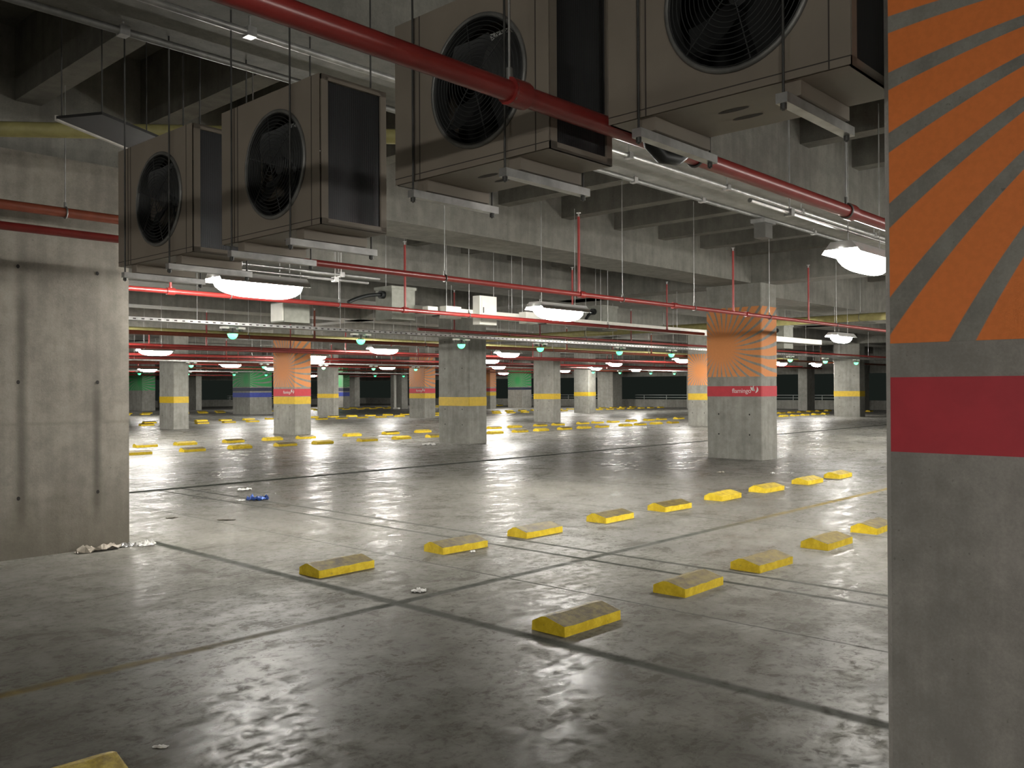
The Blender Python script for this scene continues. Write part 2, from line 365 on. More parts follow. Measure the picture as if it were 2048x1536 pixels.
def column(x0, x1, y0, y1, label, bands=(), top=3.90, ray=None, letters=None, mat=None, ch=0.02, raypaint=ORANGE, tag_letters=True):
    """bands: list of (part name, material, z0, z1); the object origin is the -x/-y corner at the floor"""
    dx, dy = x1 - x0, y1 - y0
    m = MB().prism(chamfered(0, dx, 0, dy, ch), 2, 0, top)
    for yy in (dy * 0.22, dy * 0.78):
        for z in (0.55, 1.0, 2.2, 3.0):
            if any(b[2] - 0.03 < z < b[3] + 0.03 for b in bands): continue
            m.add([(-0.003, yy + 0.018 * math.cos(a * PI / 5), z + 0.02 * math.sin(a * PI / 5)) for a in range(10)], [list(range(10))], 1)
    o = m.build('concrete_column', [mat or M_CONC, M_HOLE], None, (x0, y0, 0)); tag(o, label, 'column', kind='thing')
    e = 0.005; parts = {}
    for nm, mt, z0, z1 in bands:
        parts[nm] = MB().prism(chamfered(-e, dx + e, -e, dy + e, ch), 2, z0, z1).build(nm, mt, o)
    if letters:
        size, yl, zb, host = letters
        me = text_mesh('flamingo', size); lo = bpy.data.objects.new('lettering', me); COL.objects.link(lo); lo.parent = parts[host]
        lo.rotation_euler = (PI / 2, 0, -PI / 2); lo.location = (-e - 0.003, yl, zb)
        wd = max(v.co.x for v in me.vertices)
        plume(size * 1.15).build('bird_emblem', M_LETTER, parts[host], (-e - 0.002, yl - wd + size * 0.08, zb + size * 0.0))
    return o
def orange(yc, zc, phi=0.0, **k): return sunburst('orange_sunburst_paint', ORANGE, yc, zc, phi, **k)
Y1, Y2, R1, R2 = 1.09, 1.35, 1.38, 1.63
column(17.93, 18.65, 9.18, 10.54, 'concrete column with orange sunburst and red flamingo band at right of centre',
       [('orange_panel', orange(0.98, 2.5, fade=(0.25, 0.6)), 1.84, 3.39), ('red_band', M_REDB, 1.40, 1.63)], ray=1, letters=(0.14, 0.72, 1.48, 'red_band'))
column(17.97, 18.7, 18.37, 19.68, 'bare grey column with yellow band standing at the centre of the picture', [('yellow_band', M_YELB, 1.10, 1.36)])
column(17.72, 18.4, 26.91, 28.29, 'orange column with red and yellow bands left of centre, behind the wheel stops',
       [('orange_panel', orange(0.75, 2.4, fade=(0.25, 0.7)), 1.69, 3.40), ('red_band', M_REDB, 1.37, 1.63), ('yellow_band', M_YELB, 1.09, 1.35)], letters=(0.15, 0.72, 1.46, 'red_band'))
column(17.12, 17.77, 34.72, 36.0, 'grey column with yellow band beside the left wall, its right side in shadow', [('yellow_band', M_YELB, 1.08, 1.34)])
column(31.9, 32.45, 26.95, 28.2, 'grey yellow-banded column just right of the central column', [('yellow_band', M_YELB, 1.09, 1.35)])
column(45.6, 46.35, 35.5, 36.75, 'grey yellow-banded column, second to the right of the central column', [('yellow_band', M_YELB, 1.09, 1.35)])
column(32.3, 32.95, 18.9, 19.9, 'orange column with yellow band half hidden by the flamingo column',
       [('orange_panel', orange(0.4, 2.3), 1.70, 3.0), ('yellow_band', M_YELB, 1.09, 1.36)])
column(47.05, 47.75, 18.46, 19.87, 'wide grey column with yellow band at far right beside the near orange pillar', [('yellow_band', M_YELB, 1.09, 1.38)])
column(32.3, 33.1, 36.5, 37.8, 'orange column with flamingo and yellow bands left of the central column',
       [('orange_panel', orange(0.6, 2.4), 1.72, 3.35), ('red_band', M_REDB, 1.38, 1.63), ('yellow_band', M_YELB, 1.09, 1.36)], letters=(0.16, 0.7, 1.46, 'red_band'))
column(31.9, 32.25, 44.27, 46.0, 'grey column with yellow band right of the left orange column', [('yellow_band', M_YELB, 1.09, 1.34)])
gm = sunburst('green_sunburst_paint', GREEN, 0.5, 2.3, 0.0)
column(30.67, 32.3, 51.73, 53.9, 'wide green column with navy and blue bands left of the orange column',
       [('green_panel', gm, 1.80, 3.1), ('navy_band', M_NAVY, 1.52, 1.74), ('blue_band', M_BLUE, 1.12, 1.42)])
column(59.2, 60.5, 43.6, 45.2, 'plain grey column against the far parapet, left of the wide dark opening')
column(58.2, 59.4, 26.44, 27.1, 'plain grey column between dark openings right of the flamingo column')
column(50.05, 50.75, 48.8, 49.6, 'narrow orange column peeping out right of the central column',
       [('orange_panel', orange(0.4, 2.4), 1.72, 3.3), ('red_band', M_REDB, 1.40, 1.63), ('yellow_band', M_YELB, 1.05, 1.34)])
column(55.4, 56.6, 50.25, 51.9, 'dark green column with navy band behind the column right of centre',
       [('green_panel', gm, 1.75, 3.2), ('navy_band', M_NAVY, 1.50, 1.70)])
column(47.4, 48.1, 64.4, 66.0, 'small green column with navy and blue bands left of the dark central opening',
       [('green_panel', gm, 1.80, 3.6), ('navy_band', M_NAVY, 1.45, 1.72), ('blue_band', M_BLUE, 1.0, 1.35)])
column(31.24, 32.3, 68.6, 71.1, 'green-topped pale column touching the edge of the left wall', [('green_panel', gm, 1.6, 3.1)])
column(37.9, 38.6, 78.0, 79.8, 'far green column with blue band seen left of the shadowed column',
       [('green_panel', gm, 1.7, 3.1), ('navy_band', M_NAVY, 1.4, 1.6), ('blue_band', M_BLUE, 0.9, 1.3)])
column(46.3, 46.95, 55.1, 56.5, 'pale plain column with a white pipe on it, left of the centre orange column')
column(50.7, 51.3, 67.1, 68.2, 'pale plain column at the left edge of the dark central opening')
column(35.1, 35.6, 67.4, 68.6, 'pale plain column right of the shadowed yellow-banded column')
column(58.9, 59.6, 35.4, 36.4, 'plain grey column left of the flamingo column, at the opening end')
column(61.0, 61.8, 23.6, 24.3, 'plain grey column at the far right, beside the near pillar')

# the near pillar at the right edge
npil = MB().prism(chamfered(0, 0.75, 0, 1.37, 0.022), 2, 0, 3.90).build('concrete_column', M_PILLAR, None, (3.2, -0.2, 0))
tag(npil, 'close concrete pillar with orange sunburst and red band filling the right edge', 'column', kind='thing')
om = sunburst('near_orange_sunburst_paint', (0.85, 0.235, 0.055), 0.278, 2.815, -2.425, 0.139, 34.0, 0.30, (0.1, 0.3))
MB().box(-0.004, 0.0, 0.02, 1.346, 1.752, 3.39).build('orange_panel', om, npil)
MB().box(-0.004, 0.0, 0.02, 1.346, 1.372, 1.633).build('red_band', M_REDB, npil)

# white pipe standing on the pale column
p = empty('downpipe', (46.17, 55.75, 0)); MB().tube([(0, 0, 0), (0, 0, 3.4)], 0.11, 10).build('pipe', M_WHITE, p); MB().box(-0.12, 0.10, -0.5, 0.12, 0.0, 0.12).build('outlet_foot', M_WHITE, p)
tag(p, 'white upright pipe with a foot on the pale far column', 'pipe')

# ------------------------------------------------------------------ wheel stops
prof = [(0.0, 0.0), (0.29, 0.0), (0.29, 0.05), (0.265, 0.068), (0.165, 0.105), (0.12, 0.107), (0.0, 0.066)]
def stop_mesh(seed):
    rnd = random.Random(seed); b = MB(); L = 0.60; secs = [0.0, 0.015, 0.08, 0.16, 0.24, 0.32, 0.40, 0.48, 0.55, 0.585, 0.60]; n = len(prof)
    for i, x in enumerate(secs):
        endk = 0.985 if i in (0, len(secs) - 1) else 1.0
        for (y, z) in prof:
            j = (rnd.random() - 0.5) * 0.006 if z > 0.01 else (rnd.random() - 0.5) * 0.004
            b.v.append((x, 0.145 + (y - 0.145) * endk + j, max(0, z * endk + (j * 0.8 if z > 0.01 else 0))))
    for i in range(len(secs) - 1):
        for k in range(n): b.f.append([i * n + k, i * n + (k + 1) % n, (i + 1) * n + (k + 1) % n, (i + 1) * n + k]); b.mi.append(0); b.sm.append(False)
    b.f.append(list(range(n))[::-1]); b.mi.append(0); b.sm.append(False)
    b.f.append([(len(secs) - 1) * n + k for k in range(n)]); b.mi.append(0); b.sm.append(False)
    return b.mesh('wheel_stop', M_STOP2 if seed in (6, 7, 8) else M_STOP)
# near edge is the low tall side facing -y
prof = [(0.0, 0.0), (0.0, 0.066), (0.165, 0.107), (0.205, 0.103), (0.285, 0.062), (0.29, 0.0)]
STOPS = [stop_mesh(s) for s in range(9)]
COLS = [o for o in COL.objects if o.name.startswith('concrete_column')]
def hidden(x, y):
    """both ends behind one nearer column or behind the wall"""
    a, b = in_view(x, y, 0.05), in_view(x + 0.6, y, 0.05)
    if not a or not b: return True
    if b[0] < 258 and a[2] > 11.5 or a[0] > 1752 and a[2] > 3: return True
    for c in COLS:
        bb = [Vector(v) for v in c.bound_box]; us = []
        for v in bb:
            wv = c.location + Vector((v.x, v.y, 0)); q = in_view(wv.x, wv.y, 0.0, 400)
            if q: us.append(q)
        if us and min(u[0] for u in us) < a[0] and b[0] < max(u[0] for u in us) and max(u[2] for u in us) < a[2]: return True
    return False
def stop(x, y, label, group, k):
    o = bpy.data.objects.new('wheel_stop', STOPS[k]); COL.objects.link(o); o.location = (x, y, 0.0)
    o.rotation_euler = (0, 0, math.radians(((k * 37) % 11 - 5) * 0.45)); tag(o, label, 'wheel stop', group)
stop(0.97, 3.55, 'yellow wheel stop cut off by the bottom left corner of the photo', 'wheel stops of the nearest row', 6)
for i, x in enumerate((4.40, 5.84, 7.03, 8.44, 9.70)):
    stop(x, 3.63, 'dusty yellow wheel stop, %s in the nearest row leading to the pillar' % ORD[i], 'wheel stops of the nearest row', i + 1)
for i, x in enumerate((4.39, 5.81, 7.02, 8.42, 9.69, 11.13, 12.42, 13.9, 15.17)):
    stop(x, 6.31, 'dirty-topped yellow wheel stop, %s from left in the second nearest row' % ORD[i], 'wheel stops of the second row', (i + 2) % 6 if i < 5 else 6 + i % 3)
def far_row(y, xs_, desc, grp, k0):
    n = 0
    for x in xs_:
        if hidden(x, y): continue
        stop(x, y, 'yellow wheel stop, %s from left, %s' % (ORD[n], desc), grp, (k0 + n * 4 + n // 3) % 9); n += 1
pat = [u for u in (4.40 + 2.7 * (i // 2) + (1.38 if i % 2 else 0) for i in range(44)) if u < 61]
far_row(21.75, [9.55, 11.0, 12.38, 13.8, 15.08, 16.7, 18.1, 19.5, 21.0, 22.4, 23.7, 24.9, 26.3, 27.5, 28.7, 30.3, 31.4, 32.6, 33.95] + [x for x in pat if x > 35], 'in the row beyond the dark floor joint', 'wheel stops of the third row', 0)
far_row(24.5, [11.0, 12.2, 13.75, 15.1, 16.35, 18.2, 19.9, 21.4, 22.9, 25.2, 26.4, 28.0, 29.2, 30.9, 32.0, 33.15, 34.65, 36.1, 37.2, 38.8] + [x for x in pat if x > 40], 'in the fourth row, close behind the third', 'wheel stops of the fourth row', 3)
far_row(39.4, [x for x in pat if x > 16], 'in the fifth row, behind the orange columns', 'wheel stops of the fifth row', 1)
far_row(42.1, [x for x in pat if x > 16], 'in the sixth row, deep in the garage', 'wheel stops of the sixth row', 4)
far_row(57.2, [x for x in pat if x > 22], 'in the seventh row, near the far parapet', 'wheel stops of the seventh row', 2)
far_row(59.9, [x for x in pat if x > 22], 'in the last row before the parapet', 'wheel stops of the last row', 5)

# ------------------------------------------------------------------ lamps
def make_lamp():
    t = empty('ceiling_lamp', (0, 0, 0))
    hp = [(-0.19, -0.035), (-0.10, 0.075), (0.10, 0.075), (0.19, -0.035), (0.183, -0.035), (0.155, 0.004), (-0.155, 0.004), (-0.183, -0.035)]  # side skirts added to cut the light going up
    MB().prism(hp, 0, -0.57, 0.57).build('housing', M_HOUSING, t)
    L, n, m = 0.575, 22, 10; b = MB(); rows = []
    for i in range(n + 1):
        u = -1 + 2 * i / n; k = (1 - abs(u) ** 3.6) ** 0.5 if abs(u) < 1 else 0.0
        rows.append([(u * L, 0.135 * max(k, 0.06) * math.cos(PI * j / m), -0.002 - 0.18 * max(k, 0.06) * math.sin(PI * j / m)) for j in range(m + 1)])
    vs = [v for r in rows for v in r]; w_ = m + 1
    fs = [(i * w_ + j, i * w_ + j + 1, (i + 1) * w_ + j + 1, (i + 1) * w_ + j) for i in range(n) for j in range(m)]
    b.add(vs, fs, 0, True); b.add(rows[0], [list(range(w_))]); b.add(rows[-1], [list(range(w_))])
    b.build('diffuser', M_TUBE, t)
    for x in (-0.4, 0.4): MB().tube([(x, 0, 0.07), (x, 0, 1.6)], 0.006, 5).build('hanger_rod', M_GALV, t)
    return t
LAMPS = [(5.41, 8.92, 'long lit lamp glaring below the second condenser beside the wall'), (10.47, 8.73, 'lit lamp hung right of the white boxes near the middle'), (8.80, 3.40, 'lit lamp half hidden by the near orange pillar'),
 (17.93, 22.2, 'lit lamp left of the central yellow-banded column, upper of two'), (23.3, 21.8, 'lit lamp just right of the central column'), (22.28, 9.21, 'lit lamp hung right of the flamingo column, highest there'),
 (32.3, 39.7, 'lit lamp below the one left of the central column, lower of two'), (34.6, 21.6, 'lit lamp beside the left edge of the flamingo column'), (13.1, 27.8, 'lit lamp beside the left wall edge, left of the shadowed column'),
 (37.28, 27.3, 'small lit lamp above the far opening, left of the lower one'), (50.2, 35.0, 'small lit lamp low above the wide dark opening'), (43.7, 21.26, 'lit lamp touching the right edge of the flamingo column'),
 (47.2, 20.9, 'lit lamp between two plain columns right of the flamingo column'), (19.6, 28.5, 'upper lit lamp at the right edge of the left orange column'), (22.6, 32.85, 'lower lit lamp at the right edge of the left orange column'),
 (28.2, 27.5, 'flat lit lamp right of the central column, lower left one'), (22.9, 40.4, 'small round lit lamp above the green wide column'), (28.5, 45.5, 'lit lamp at the left edge of the left orange column'),
 (48.6, 40.0, 'small lit lamp between the two yellow-banded columns right of centre'), (44.4, 34.0, 'small round lit lamp in front of the plain far columns'), (36.7, 35.1, 'small lit lamp over the narrow orange column'),
 (51.8, 49.0, 'tiny lit lamp low beside the narrow orange column'), *[(x, y, 'lit lamp added out of view behind the camera') for x, y in ((-4.5, -4.5), (-6.5, -2.8), (-10.0, -4.0), (-15.0, -4.0), (-8.5, 3.4), (-14.0, 3.4))], (5.5, -4.0, 'lit lamp added out of view right of the near pillar'), *[(x, y, 'unseen fill lamp added at right behind the near pillar') for x, y in ((14.4, 3.4), (20.0, 3.4), (25.6, 3.4), (31.2, 3.4), (11.6, -2.6), (17.2, -2.6), (22.8, -2.6), (28.0, 9.2), (33.6, 9.2))],  # unseen lamps behind camera and pillar added to balance the light
 (25.5, 14.2, 'unseen fill lamp added behind the flamingo column'), (30.5, 16.8, 'unseen fill lamp added behind the flamingo column'),  # two unseen lamps added to light the central column's side
 (24.5, 53.0, 'tiny lit lamp deep at left, before the green wide column'), (37.5, 62.0, 'tiny lit lamp deep in the garage near the small green column'), (26.0, 66.0, 'tiny lit lamp deep at left beside the shadowed column'), (45.5, 66.5, 'tiny lit lamp at the dark opening left of centre'), (55.0, 62.0, 'tiny lit lamp near the white upright pipe'), (55.5, 44.0, 'tiny lit lamp beside the plain far column right of centre'), (55.0, 31.0, 'tiny lit lamp at the right end of the wide dark opening'),  # further small lamps added to brighten the deep end
 *[(x, y, 'unseen fill lamp added behind the left wall') for x, y in ((3.4, 15.5), (-2.2, 15.5), (9.0, 21.9), (3.4, 21.9), (11.5, 27.8), (5.9, 27.8), (13.5, 33.5))]]  # unseen lamps added to fill the left lane and column fronts
lamp0 = make_lamp()
for i, (x, y, lab) in enumerate(LAMPS):
    o = lamp0 if i == 0 else copy_tree(lamp0)
    o.location = (x, y, 2.82 if i < 2 else 2.9); tag(o, lab, 'lamp', 'hanging fluorescent lamps')

# ------------------------------------------------------------------ green bay indicators on their cable trays
def make_indicator():
    t = empty('parking_indicator', (0, 0, 0))
    b = MB(); n, m = 12, 6; rows = []
    for i in range(m + 1):
        a = PI / 2 * i / m; rows.append([(0.092 * math.cos(a) * math.cos(2 * PI * k / n), 0.092 * math.cos(a) * math.sin(2 * PI * k / n), -0.10 * math.sin(a)) for k in range(n)])
    vs = [v for r in rows for v in r]; b.add(vs, [(i * n + k, i * n + (k + 1) % n, (i + 1) * n + (k + 1) % n, (i + 1) * n + k) for i in range(m) for k in range(n)], 0, True); b.add(rows[0], [list(range(n))])
    b.build('green_lens', M_GREEN, t)
    MB().tube([(0, 0, 0), (0, 0, 0.10)], 0.014, 6).tube([(0, 0, 0.0), (0, 0, 0.02)], 0.06, 10).build('stem', M_BLACK, t)
    for s in (-1, 1):
        bx = MB().box(s * 0.16 - 0.065, s * 0.16 + 0.065, -0.05, 0.05, 0.085, 0.12).tube([(s * 0.16, 0, 0.085), (s * 0.16, 0, 0.045)], 0.045, 10, 1)
        bx.build('sensor_box', [M_WHITE, M_DARKBOX], t)
    MB().box(-0.22, 0.22, -0.012, 0.012, 0.10, 0.13).build('bracket', M_GALVD, t)
    return t
ind0 = make_indicator(); first = [True]
def indicators(y, z, xs_, desc, grp):
    n = 0
    for x in xs_:
        if first[0]: o = ind0; first[0] = False
        else: o = copy_tree(ind0)
        o.location = (x, y, z); tag(o, 'green lit parking indicator, %s from the left under the %s' % (ORD[n], desc), 'indicator light', grp); n += 1
indicators(14.35, 2.60, [8.17, 11.0, 13.8, 16.5, 19.8, 22.4, 30.2, 33.2, 36.2], 'nearest cable tray', 'green indicators of the nearest tray')
indicators(33.6, 2.60, [17.3, 20.6, 23.65, 26.5, 29.15, 43.6, 46.4, 49.9, 52.8], 'middle cable tray', 'green indicators of the middle tray')
indicators(51.3, 2.60, [23.2, 26.2, 29.3, 31.6, 33.9, 36.6, 40.6, 43.3], 'farthest cable tray', 'green indicators of the farthest tray')

def cable_tray(y, x0, x1, z, label, w_=0.10, holes=True):
    t = empty('cable_tray', (x0, y, z)); L = x1 - x0
    b = MB().box(0, L, -w_, w_, 0, 0.006).box(0, L, -w_, -w_ + 0.006, 0, 0.06).box(0, L, w_ - 0.006, w_, 0, 0.06)
    if holes:
        for k in range(int(L / 0.14)): b.box(k * 0.14 + 0.04, k * 0.14 + 0.09, -w_ - 0.002, -w_, 0.02, 0.04, 1)
    b.build('tray', [M_GALV, M_SEAM], t)
    MB().tube([(0, -0.03, 0.03), (L, -0.03, 0.03)], 0.02, 6).tube([(0, 0.03, 0.03), (L, 0.03, 0.03)], 0.016, 6).build('cables', M_BLACK, t)
    for k in range(int(L / 3.0)):
        MB().tube([(1 + 3 * k, 0, 0.0), (1 + 3 * k, 0, 3.90 - z if 13.4 < y < 15 else 4.43 - z)], 0.006, 5).build('hanger_rod', M_GALV, t)
    return tag(t, label, 'cable tray')
cable_tray(14.35, 3.5, 40.0, 2.74, 'perforated galvanised cable tray carrying the nearest row of green lights')
cable_tray(33.6, 14.0, 58.0, 2.74, 'galvanised cable tray carrying the middle row of green lights', holes=False)
cable_tray(51.3, 20.0, 50.0, 2.74, 'galvanised cable tray carrying the farthest green lights', holes=False)

# ------------------------------------------------------------------ pipes
def pipe(name, axis, fixed, z, a, b, r, mat, label, cat='pipe', sprigs=(), rods=(), rodtop=4.43, joints=(), sprig_h=0.95, rodmat=None, n=12):
    P = (lambda u, dz=0.0: (u - a, 0, dz)) if axis == 'x' else (lambda u, dz=0.0: (0, u - a, dz))
    t = empty(name, (a, fixed, z) if axis == 'x' else (fixed, a, z))
    MB().tube([P(a), P(b)], r, n, 0).build('pipe_run', mat, t)
    for u in sprigs:
        s = MB().tube([P(u, r * 0.5), P(u, sprig_h)], r * 0.55, 8).tube([P(u, r * 0.4), P(u, r * 1.7)], r * 0.8, 8).build('riser', mat, t)
        MB().tube([P(u, sprig_h), P(u, sprig_h + 0.05)], 0.012, 6).tube([P(u, sprig_h + 0.045), P(u, sprig_h + 0.052)], 0.03, 8).build('sprinkler_head', M_GALV, s)
    for u in rods:
        x, y, _ = P(u)
        MB().ring((x, y, 0), 0 if axis == 'x' else 1, r + 0.006, 0.008, 16, 5).tube([P(u, r), P(u, r + 0.05)], 0.014, 6).build('clamp', M_GALVD, t)
        MB().tube([P(u, r + 0.04), P(u, rodtop - z)], 0.0055, 5).build('hanger_rod', M_GALV, t)
    for u in joints:
        MB().tube([P(u - 0.05), P(u + 0.05)], r + 0.014, 12).build('coupling', mat, t)
    return tag(t, label, cat)
pipe('sprinkler_pipe', 'x', 2.40, 2.785, -3.0, 30.0, 0.042, M_RED, 'thick red pipe crossing in front of the condensers to the near pillar', rods=(0.6, 2.58, 3.98, 5.9, 9.0), joints=(2.62, 5.95))
pipe('sprinkler_pipe', 'x', 7.12, 2.81, -3.0, 40.0, 0.032, M_RED, 'red sprinkler pipe crossing in front of the flamingo column', sprigs=(2.0, 8.95, 12.95, 15.75), rods=(1.0, 3.6, 6.6, 9.9, 11.75, 14.2, 17.0), joints=(9.0, 11.2, 13.4), sprig_h=1.0)
pipe('sprinkler_pipe', 'x', 10.42, 2.81, 4.2, 17.6, 0.032, M_RED, 'red sprinkler pipe passing the white boxes, with risers, starting behind the wall', sprigs=(5.1, 8.83, 12.9, 16.1), rods=(5.9, 7.6, 10.2, 14.0), rodtop=4.43, joints=(5.1, 8.83), sprig_h=1.0)
pipe('sprinkler_pipe', 'x', 14.1, 2.86, 12.3, 45.0, 0.032, M_RED, 'red sprinkler pipe just above the nearest cable tray', sprigs=(13.35, 16.2, 20.0), rods=(15.1, 18.0), rodtop=3.90, sprig_h=0.85)
pipe('sprinkler_pipe', 'x', 23.0, 2.81, 6.0, 50.0, 0.035, M_RED, 'thin red pipe across the middle distance, left of the orange column', sprigs=(9.5, 12.3, 15.0, 22.0, 26.0), rods=(11.0, 14.0, 17.0, 20.0, 24.0, 28.0), sprig_h=0.95)
pipe('drain_pipe', 'x', 8.6, 3.25, -3.0, 3.9, 0.045, M_RUST, 'rust-red pipe along the top of the left wall', rods=(0.6, 2.1, 3.2), rodtop=4.43)
for y, z, m_, lab in ((20.3, 2.95, M_RUST, 'rust-red pipe run behind the central column'), (26.2, 2.9, M_RED, 'red pipe run in front of the left orange column'), (30.2, 2.85, M_RED, 'red pipe run behind the left orange column'), (34.6, 2.9, M_RED, 'red pipe run beyond the middle cable tray'),
                      (38.2, 2.85, M_RUST, 'rust-red pipe run in the far half of the garage'), (43.0, 2.95, M_RED, 'red pipe run over the sixth row of wheel stops'), (48.6, 2.9, M_RUST, 'rust-red pipe run before the wide green column'), (55.0, 2.8, M_RED, 'red pipe run beyond the farthest cable tray'), (60.5, 2.85, M_RUST, 'rust-red pipe run over the last row of wheel stops'), (66.7, 2.8, M_RED, 'red pipe run nearest the far left parapet')):
    pipe('sprinkler_pipe', 'x', y, z, 8.0, 60.0, 0.05, m_, lab, sprigs=[14 + 5.4 * k for k in range(8)], rods=[12 + 6.0 * k for k in range(8)], sprig_h=0.8, n=8)
pipe('gas_pipe', 'x', 23.3, 3.22, 4.0, 50.0, 0.075, M_YELP, 'yellow pipe along the dark beam, left of the orange column', rods=(10, 13, 16, 20, 26, 32), n=10)
pipe('gas_pipe', 'y', 23.0, 3.40, -6.0, 23.0, 0.10, M_YELP, 'wide yellow pipe crossing behind the flamingo column', rods=(2.0, 6.0, 9.0, 12.0, 15.0, 18.0), n=12)
# yellow pipe at upper left runs across at an angle
A, B = Vector((1.6, 8.75, 3.74)), Vector((5.4, 5.3, 3.74)); t = empty('gas_pipe', A); D = B - A
MB().tube([(0, 0, 0), D], 0.062, 14).tube([-D * 0.9, (0, 0, 0)], 0.062, 14).build('pipe_run', M_YELP, t)
for k in (0.12, 0.62):
    q = D * k; MB().tube([q - D.normalized() * 0.02, q + D.normalized() * 0.02], 0.07, 14).build('clamp', M_GALV, t); MB().tube([q + Vector((0, 0, 0.06)), q + Vector((0, 0, 0.69))], 0.006, 5).build('hanger_rod', M_GALV, t)
tag(t, 'yellow pipe at upper left behind the condensers, with a shiny clamp', 'pipe')

# conduits under the intermediate beam
def conduit(y, z, r, x0, x1, label, clips, mat):
    t = empty('conduit', (x0, y, z)); MB().tube([(0, 0, 0), (x1 - x0, 0, 0)], r, 8).build('conduit_run', mat, t)
    for x in clips: MB().box(x - x0 - 0.03, x - x0 + 0.03, -0.035, 0.035, -0.03, 0.03).tube([(x - x0, 0, 0.02), (x - x0, 0, 3.90 - z)], 0.007, 5).build('clip', M_GALV, t)
    return tag(t, label, 'conduit')
conduit(4.88, 3.80, 0.024, -2, 30, 'grey steel conduit beside the thick red pipe, under the beam', (2.9, 4.9, 6.9, 8.75, 10.6, 13.0, 16.0), M_GALV)
conduit(5.52, 3.84, 0.026, -2, 30, 'grey steel conduit along the lower beam edge, carrying the dark box', (2.4, 5.2, 7.9, 9.3, 12.4, 15.0), M_GALVD)
conduit(9.0, 3.02, 0.02, 4.3, 7.2, 'thin bright conduit beside the long lamp at the wall', (5.2, 6.6), M_GALV)
conduit(8.85, 2.93, 0.018, 4.2, 6.9, 'thin bright conduit running over the long lamp beside the wall', (4.6, 6.4), M_GALV)
conduit(3.42, 3.10, 0.02, 6.5, 22, 'thin bright conduit above the lamp at the near pillar', (7.2, 10.0, 13.0), M_GALV)
t = empty('junction_box', (10.85, 5.52, 3.72)); MB().box(-0.10, 0.10, -0.08, 0.08, -0.15, 0.04).build('box_body', M_DARKBOX, t); MB().box(-0.16, 0.16, -0.10, 0.10, 0.04, 0.09).build('box_collar', M_GALVD, t); MB().tube([(0, 0, 0.09), (0, 0, 0.10)], 0.03, 8).build('nipple', M_GALVD, t)
tag(t, 'dark box hanging from the conduit left of the near pillar lamp', 'junction box')

# ------------------------------------------------------------------ bus duct with white tap boxes
t = empty('busbar_duct', (10.2, 11.5, 2.94)); MB().box(0, 16, -0.07, 0.07, -0.05, 0.09).build('duct', M_WHITE, t)
for x in (0.5, 1.7, 2.2, 2.5, 5.0, 8.0): MB().tube([(x, 0, 0.09), (x, 0, 1.49)], 0.007, 5).build('hanger_rod', M_GALV, t)
for x in (0.25, 1.55, 3.1): MB().box(x - 0.02, x + 0.02, -0.085, 0.085, -0.07, 0.11).build('joint_cover', M_DARKBOX, t)
tag(t, 'long white busbar duct behind the red pipe near the middle', 'duct')
def tapbox(x0, x1, z0, z1, label, door=True):
    t = empty('electrical_box', ((x0 + x1) / 2, 11.33, z0)); hw, h = (x1 - x0) / 2, z1 - z0
    MB().box(-hw, hw, -0.08, 0.095, 0, h).build('box_body', M_WHITE, t)
    if door:
        MB().box(-hw + 0.05, hw - 0.03, -0.092, -0.08, 0.04, h - 0.03).build('door', M_WHITE, t); MB().box(-hw + 0.075, -hw + 0.09, -0.104, -0.092, h * 0.4, h * 0.6).build('handle', M_DARKBOX, t)
    return tag(t, label, 'electrical box', 'white boxes on the busbar duct')
tapbox(11.28, 11.72, 2.76, 3.28, 'large white electrical box on the duct above the central column')
tapbox(10.46, 10.82, 2.83, 3.04, 'small white electrical box on the duct, left of the large one', False)
tapbox(12.52, 12.86, 2.84, 3.06, 'small white electrical box on the duct, right of the large one', False)
t = empty('electrical_box', (7.5, 11.5, 2.60)); MB().box(-0.22, 0.22, -0.18, 0.18, 0, 0.30).build('box_body', M_GREYBOX, t); MB().box(-0.235, -0.22, -0.16, 0.16, 0.02, 0.28).build('lid', M_WHITE, t)
for x in (-0.18, 0.18): MB().tube([(x, 0, 0.3), (x, 0, 1.83)], 0.006, 5).build('hanger_rod', M_GALV, t)
tag(t, 'grey hanging box with white end above the left orange column', 'electrical box')

def vent(x, y, z0, z1, w_, label, hose):
    t = empty('ventilation_box', (x, y, z0)); h = z1 - z0
    MB().box(-w_, w_, -0.22, 0.22, 0, h).box(-w_ - 0.02, w_ + 0.02, -0.24, 0.24, h, h + 0.05).build('box_body', M_GREYBOX, t)
    pts = []
    for i in range(9):
        u = i / 8; pts.append((-w_ - 0.75 * u * hose, 0.0, h * 0.82 - 0.18 * u * u))
    MB().tube(pts, 0.032, 8).tube([(-w_ - 0.08, 0, h * 0.82), (-w_, 0, h * 0.82)], 0.07, 10).build('flexible_hose', M_BLACK, t)
    for sx in (-w_ * 0.8, w_ * 0.8): MB().tube([(sx, 0, h + 0.05), (sx, 0, 4.43 - z0)], 0.006, 5).build('hanger_rod', M_GALV, t)
    return tag(t, label, 'ventilation box')
vent(9.95, 12.0, 2.80, 3.32, 0.26, 'grey-green ventilation box with a black hose left of the white boxes', 1.0)
vent(15.9, 12.0, 2.88, 3.38, 0.28, 'grey-green ventilation box right of the middle lamp', 0.4)
vent(24.9, 12.1, 2.75, 3.4, 0.3, 'pale ventilation box with a thin black hose right of the flamingo column', 0.8)

